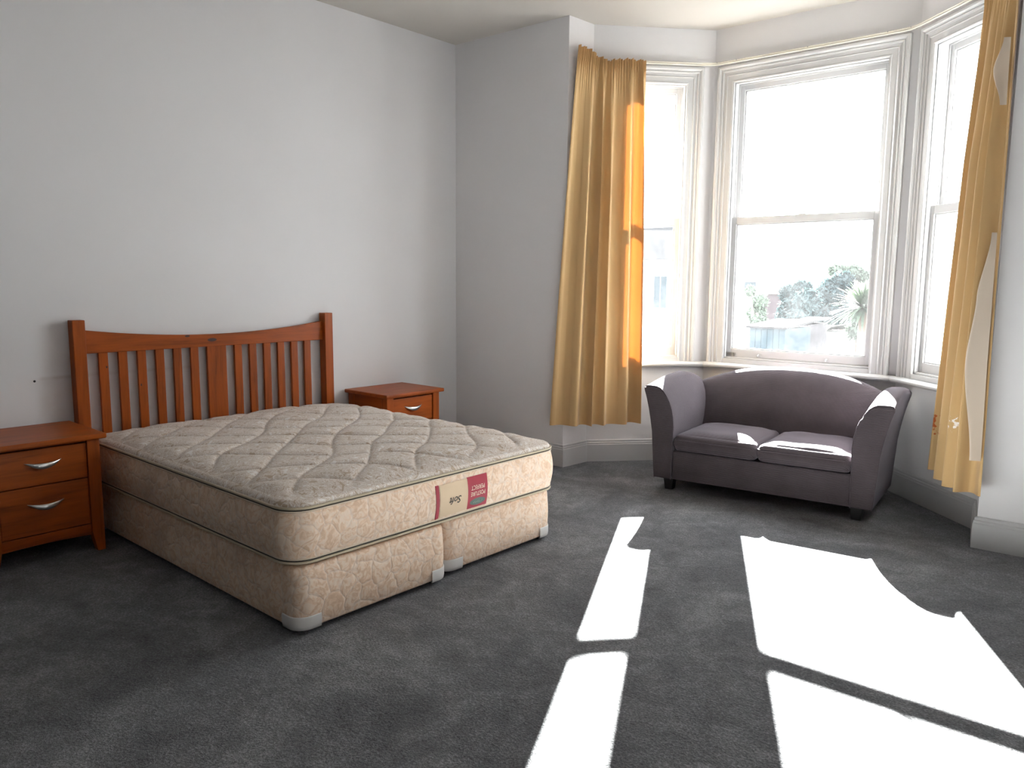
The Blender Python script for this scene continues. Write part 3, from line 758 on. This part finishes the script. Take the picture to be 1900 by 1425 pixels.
def flap(pts):            # edge of the curtain rolled back towards the room, lining outwards: (v, s at the roll)
    mb = MB(); rows = []; n = 40
    for k in range(n+1):
        v = pts[0][0]+(pts[-1][0]-pts[0][0])*k/n
        for (va, sa), (vb, sb) in zip(pts, pts[1:]):
            if va <= v <= vb: q = (v-va)/(vb-va); q = q*q*(3-2*q); s_b = sa+(sb-sa)*q; break
        row = []
        for j in range(15):
            q = j/14; pa, na = rc_at.flat(s_b, v); pe, ne = rc_at.flat(1.0, v); p = pa.lerp(pe, q); nn = na; o_ = .034+.030*(1-exp(-q*9))*(1-q)-.012*q
            row.append((p.x+nn.x*o_, p.y+nn.y*o_, p.z))
        rows.append(row)
    mb.grid(rows); mb.build('lining', M_lining, rct, recalc=False)['label'] = 'cream lining on the turned-back edge'
flap([(.15, .99), (.20, .84), (.27, .99)])
flap([(.50, .995), (.62, .88), (.74, .83), (.93, .93)])

# ------------------------------------------------------------------ outside
GZ = -5.0
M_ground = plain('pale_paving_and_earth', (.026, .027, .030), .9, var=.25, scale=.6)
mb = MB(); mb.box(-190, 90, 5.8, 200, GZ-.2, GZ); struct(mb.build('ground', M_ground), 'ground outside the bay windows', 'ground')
def cam_pt(px, py, dist_y):
    r = Rv*((px-950)/FPX) - Uv*((py-712.5)/FPX) + Fv
    return CAM + r*((dist_y-CAM.y)/r.y)
M_board = plain('white_weatherboard', (.80, .80, .78), .6)
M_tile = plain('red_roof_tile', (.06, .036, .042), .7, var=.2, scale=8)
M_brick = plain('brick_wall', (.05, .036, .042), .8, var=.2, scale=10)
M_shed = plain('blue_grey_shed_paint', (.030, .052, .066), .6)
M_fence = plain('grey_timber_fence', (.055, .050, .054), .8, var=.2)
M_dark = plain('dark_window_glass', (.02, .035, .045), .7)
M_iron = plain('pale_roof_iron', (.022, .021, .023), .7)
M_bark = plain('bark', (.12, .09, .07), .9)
def foliage_mat(name, col, tr):
    m, t, b, o = mat(name); v = coords(t); n = noisen(t, v, 6, 3); r = ramp(t, [(.3, tuple(c*.7 for c in col)), (.7, tuple(c*1.3 for c in col))]); t.links.new(n, r.inputs[0]); t.links.new(r.outputs[0], b.inputs['Base Color'])
    b.inputs['Roughness'].default_value = .6; tl = N(t, 'ShaderNodeBsdfTranslucent'); tl.inputs[0].default_value = (*tr, 1); ms = N(t, 'ShaderNodeMixShader'); ms.inputs[0].default_value = .25
    t.links.new(b.outputs[0], ms.inputs[1]); t.links.new(tl.outputs[0], ms.inputs[2]); t.links.new(ms.outputs[0], o.inputs[0]); return m
M_leaf = foliage_mat('dark_leaves', (.018, .040, .046), (.012, .026, .026))
M_leaf2 = foliage_mat('light_leaves', (.05, .075, .055), (.03, .045, .03))
M_spike = foliage_mat('spiky_leaves', (.055, .08, .055), (.04, .055, .035))

def house_left():
    t_ = thing('house', 'white weatherboard house wall with a small window seen through the left window', 'house', (cam_pt(1240, 540, 32).x, 32, GZ))
    mb = MB()
    for k in range(46):
        z = k*.16; mb.hexa([(-9, 0, z), (.12, 0, z), (.12, 5, z), (-9, 5, z), (-9, .02, z+.16), (.12, .02, z+.16), (.12, 5, z+.16), (-9, 5, z+.16)])
    mb.build('wall', M_board, t_)
    mb = MB(); a, b_ = cam_pt(1214, 508, 32)-t_.location, cam_pt(1238, 573, 32)-t_.location
    mb.box(a.x, b_.x, -.05, .03, b_.z, a.z); w_ = mb.build('window', M_gloss, t_, bevel=.01)
    for q in ((a.x+.04, (a.x+b_.x)/2-.02), ((a.x+b_.x)/2+.02, b_.x-.04)):
        mb = MB(); mb.box(q[0], q[1], -.055, -.045, b_.z+.04, a.z-.12); mb.build('pane', M_dark, w_)
    mb = MB(); mb.hexa([(-9.3, -.5, 7.36), (.5, -.5, 7.36), (.5, 5.5, 7.36), (-9.3, 5.5, 7.36), (-9, 2, 9), (-1, 2, 9), (-1, 3, 9), (-9, 3, 9)]); mb.build('roof', M_iron, t_)
house_left()
def far_house():
    D = 100; t_ = thing('house', 'distant house with a red tiled roof above the trees, seen through the centre window', 'house', (cam_pt(1398, 520, D).x, D, GZ))
    z1 = cam_pt(1398, 515, D).z-GZ; zr = cam_pt(1398, 497, D).z-GZ
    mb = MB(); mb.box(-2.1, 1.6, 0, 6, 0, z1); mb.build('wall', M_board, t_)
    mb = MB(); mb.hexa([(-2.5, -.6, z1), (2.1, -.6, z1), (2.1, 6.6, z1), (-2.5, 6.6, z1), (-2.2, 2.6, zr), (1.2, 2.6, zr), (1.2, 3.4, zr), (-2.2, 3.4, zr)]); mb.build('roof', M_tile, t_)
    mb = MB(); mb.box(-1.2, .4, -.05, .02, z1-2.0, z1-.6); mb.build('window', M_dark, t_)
far_house()
def mid_house():
    D = 74; t_ = thing('house', 'low brick house wall with gable roof left of the dark trees', 'house', (cam_pt(1430, 560, D).x, D, GZ))
    z1 = cam_pt(1430, 545, D).z-GZ; zr = cam_pt(1430, 528, D).z-GZ
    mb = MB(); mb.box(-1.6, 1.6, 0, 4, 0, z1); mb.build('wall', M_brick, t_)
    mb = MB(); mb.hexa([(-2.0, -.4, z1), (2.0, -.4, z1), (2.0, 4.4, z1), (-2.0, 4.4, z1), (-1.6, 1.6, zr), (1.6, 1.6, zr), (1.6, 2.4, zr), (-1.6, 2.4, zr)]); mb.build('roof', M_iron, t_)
mid_house()
def shed(px0, px1, pyt, D, m, label, name='shed', lean=.15, cat='shed'):
    a, b_ = cam_pt(px0, pyt, D), cam_pt(px1, pyt, D); t_ = thing(name, label, cat, (a.x, D, GZ)); w_ = b_.x-a.x; h_ = a.z-GZ
    mb = MB()
    nb_ = max(4, int(w_/.2))
    for k in range(nb_): x = w_*k/nb_; mb.box(x, x+w_/nb_-.012, 0, 2.5, 0, h_-.08)
    mb.build('wall', m, t_)
    mb = MB(); mb.hexa([(-.1, -.15, h_-.08), (w_+.1, -.15, h_-.08+lean), (w_+.1, 2.7, h_+.1), (-.1, 2.7, h_+.1), (-.1, -.15, h_), (w_+.1, -.15, h_+lean), (w_+.1, 2.7, h_+.18), (-.1, 2.7, h_+.18)]); mb.build('roof', M_iron, t_)
    return t_
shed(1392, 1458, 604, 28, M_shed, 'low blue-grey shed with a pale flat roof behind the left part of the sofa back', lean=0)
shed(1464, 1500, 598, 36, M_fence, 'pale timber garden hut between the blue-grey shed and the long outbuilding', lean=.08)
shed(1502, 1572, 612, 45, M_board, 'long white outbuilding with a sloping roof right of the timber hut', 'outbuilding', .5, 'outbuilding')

def tree(name, pts, D, m, label, cat, leaf=.26, nl=2600, seed=1, group=None):
    r_ = random.Random(seed); base = cam_pt(pts[0][0], 620, D); t_ = thing(name, label, cat, (base.x, D, GZ), group=group)
    blobs = []
    for px, py, pr in pts:
        c = cam_pt(px, py, D); rad = pr*D/FPX*1.15; blobs.append((Vector((c.x-base.x, r_.uniform(-1, 1), c.z-GZ)), rad))
    mb = MB()
    for i in range(nl):
        c, rad = r_.choice(blobs); v = Vector((r_.gauss(0, 1), r_.gauss(0, 1), r_.gauss(0, 1))).normalized()
        p = c+v*rad*(r_.random()**.4)*(1+.25*noise.noise(v*3+c)); a = Vector((r_.gauss(0, 1), r_.gauss(0, 1), r_.gauss(0, 1))).normalized(); b_ = a.cross(v).normalized() if abs(a.dot(v)) < .95 else Vector((1, 0, 0))
        l = leaf*r_.uniform(.6, 1.3); i0 = [mb.vert(p-a*l), mb.vert(p+b_*l*.4), mb.vert(p+a*l), mb.vert(p-b_*l*.4)]; mb.face(i0)
    mb.build('foliage', m, t_, recalc=False)
    mb = MB(); top_ = max(c.z for c, _ in blobs)
    mb.tube([(0, 0, 0), (.05, 0, top_*.5), (0, .05, top_*.75)], lambda q: .3-.2*q, 8); 
    for c, rad in blobs: mb.tube([(0, 0, top_*.45), tuple(c)], lambda q: .14-.1*q, 6)
    mb.build('trunk', M_bark, t_)
tree('tree', [(1478, 562, 26), (1462, 585, 26), (1492, 592, 26), (1505, 560, 20), (1455, 545, 12), (1484, 538, 14)], 56, M_leaf, 'broad dark green tree in the middle of the view through the centre window', 'tree', seed=2, nl=16000, group='trees beyond the garden')
tree('tree', [(1545, 545, 22), (1530, 570, 24), (1552, 580, 24), (1560, 525, 18), (1530, 600, 18)], 66, M_leaf, 'dark green tree to the right of the middle, behind the spiky plant', 'tree', seed=3, nl=8000, group='trees beyond the garden')
tree('tree', [(1560, 508, 14), (1580, 505, 12), (1545, 502, 8), (1595, 510, 10)], 82, M_leaf2, 'thin airy tree top rising highest above the dark trees', 'tree', seed=5, nl=1600, leaf=.4, group='trees beyond the garden')
tree('shrub', [(1402, 560, 14), (1396, 582, 16), (1408, 598, 14), (1398, 540, 8)], 50, M_leaf2, 'pale green shrub at the left of the centre window view', 'shrub', seed=6, nl=3200, leaf=.18)
def spiky(px, py, D, label, n=150, L=.75, seed=3):
    r_ = random.Random(seed); c = cam_pt(px, py, D); t_ = thing('cabbage_tree', label, 'tree', (c.x, D, GZ))
    mb = MB(); h_ = c.z-GZ; mb.tube([(0, 0, 0), (.04, 0, h_*.6), (0, 0, h_)], lambda q: .2-.07*q, 8); mb.build('trunk', M_bark, t_)
    mb = MB()
    for i in range(n):
        a = r_.uniform(0, 2*pi); el = r_.uniform(-.5, 1.3); l = L*r_.uniform(.7, 1.15); side = Vector((-sin(a), cos(a), 0)); pts = []
        for k in range(6):
            q = k/5; p = Vector((cos(a)*cos(el)*l*q, sin(a)*cos(el)*l*q, h_+sin(el)*l*q-.25*l*q*q)); w_ = .05*(1-q**2)+.005; pts.append([tuple(p-side*w_), tuple(p+side*w_)])
        mb.grid(pts)
    mb.build('leaf_crown', M_spike, t_, recalc=False)
spiky(1602, 570, 26, 'spiky cabbage tree with long narrow leaves at the right of the centre window view', 190, 1.2)
tree('shrub', [(1598, 612, 16), (1590, 635, 14), (1606, 590, 12)], 32, M_leaf2, 'leafy shrub below the spiky plant at the right of the centre window view', 'shrub', seed=8, nl=1500, leaf=.12)
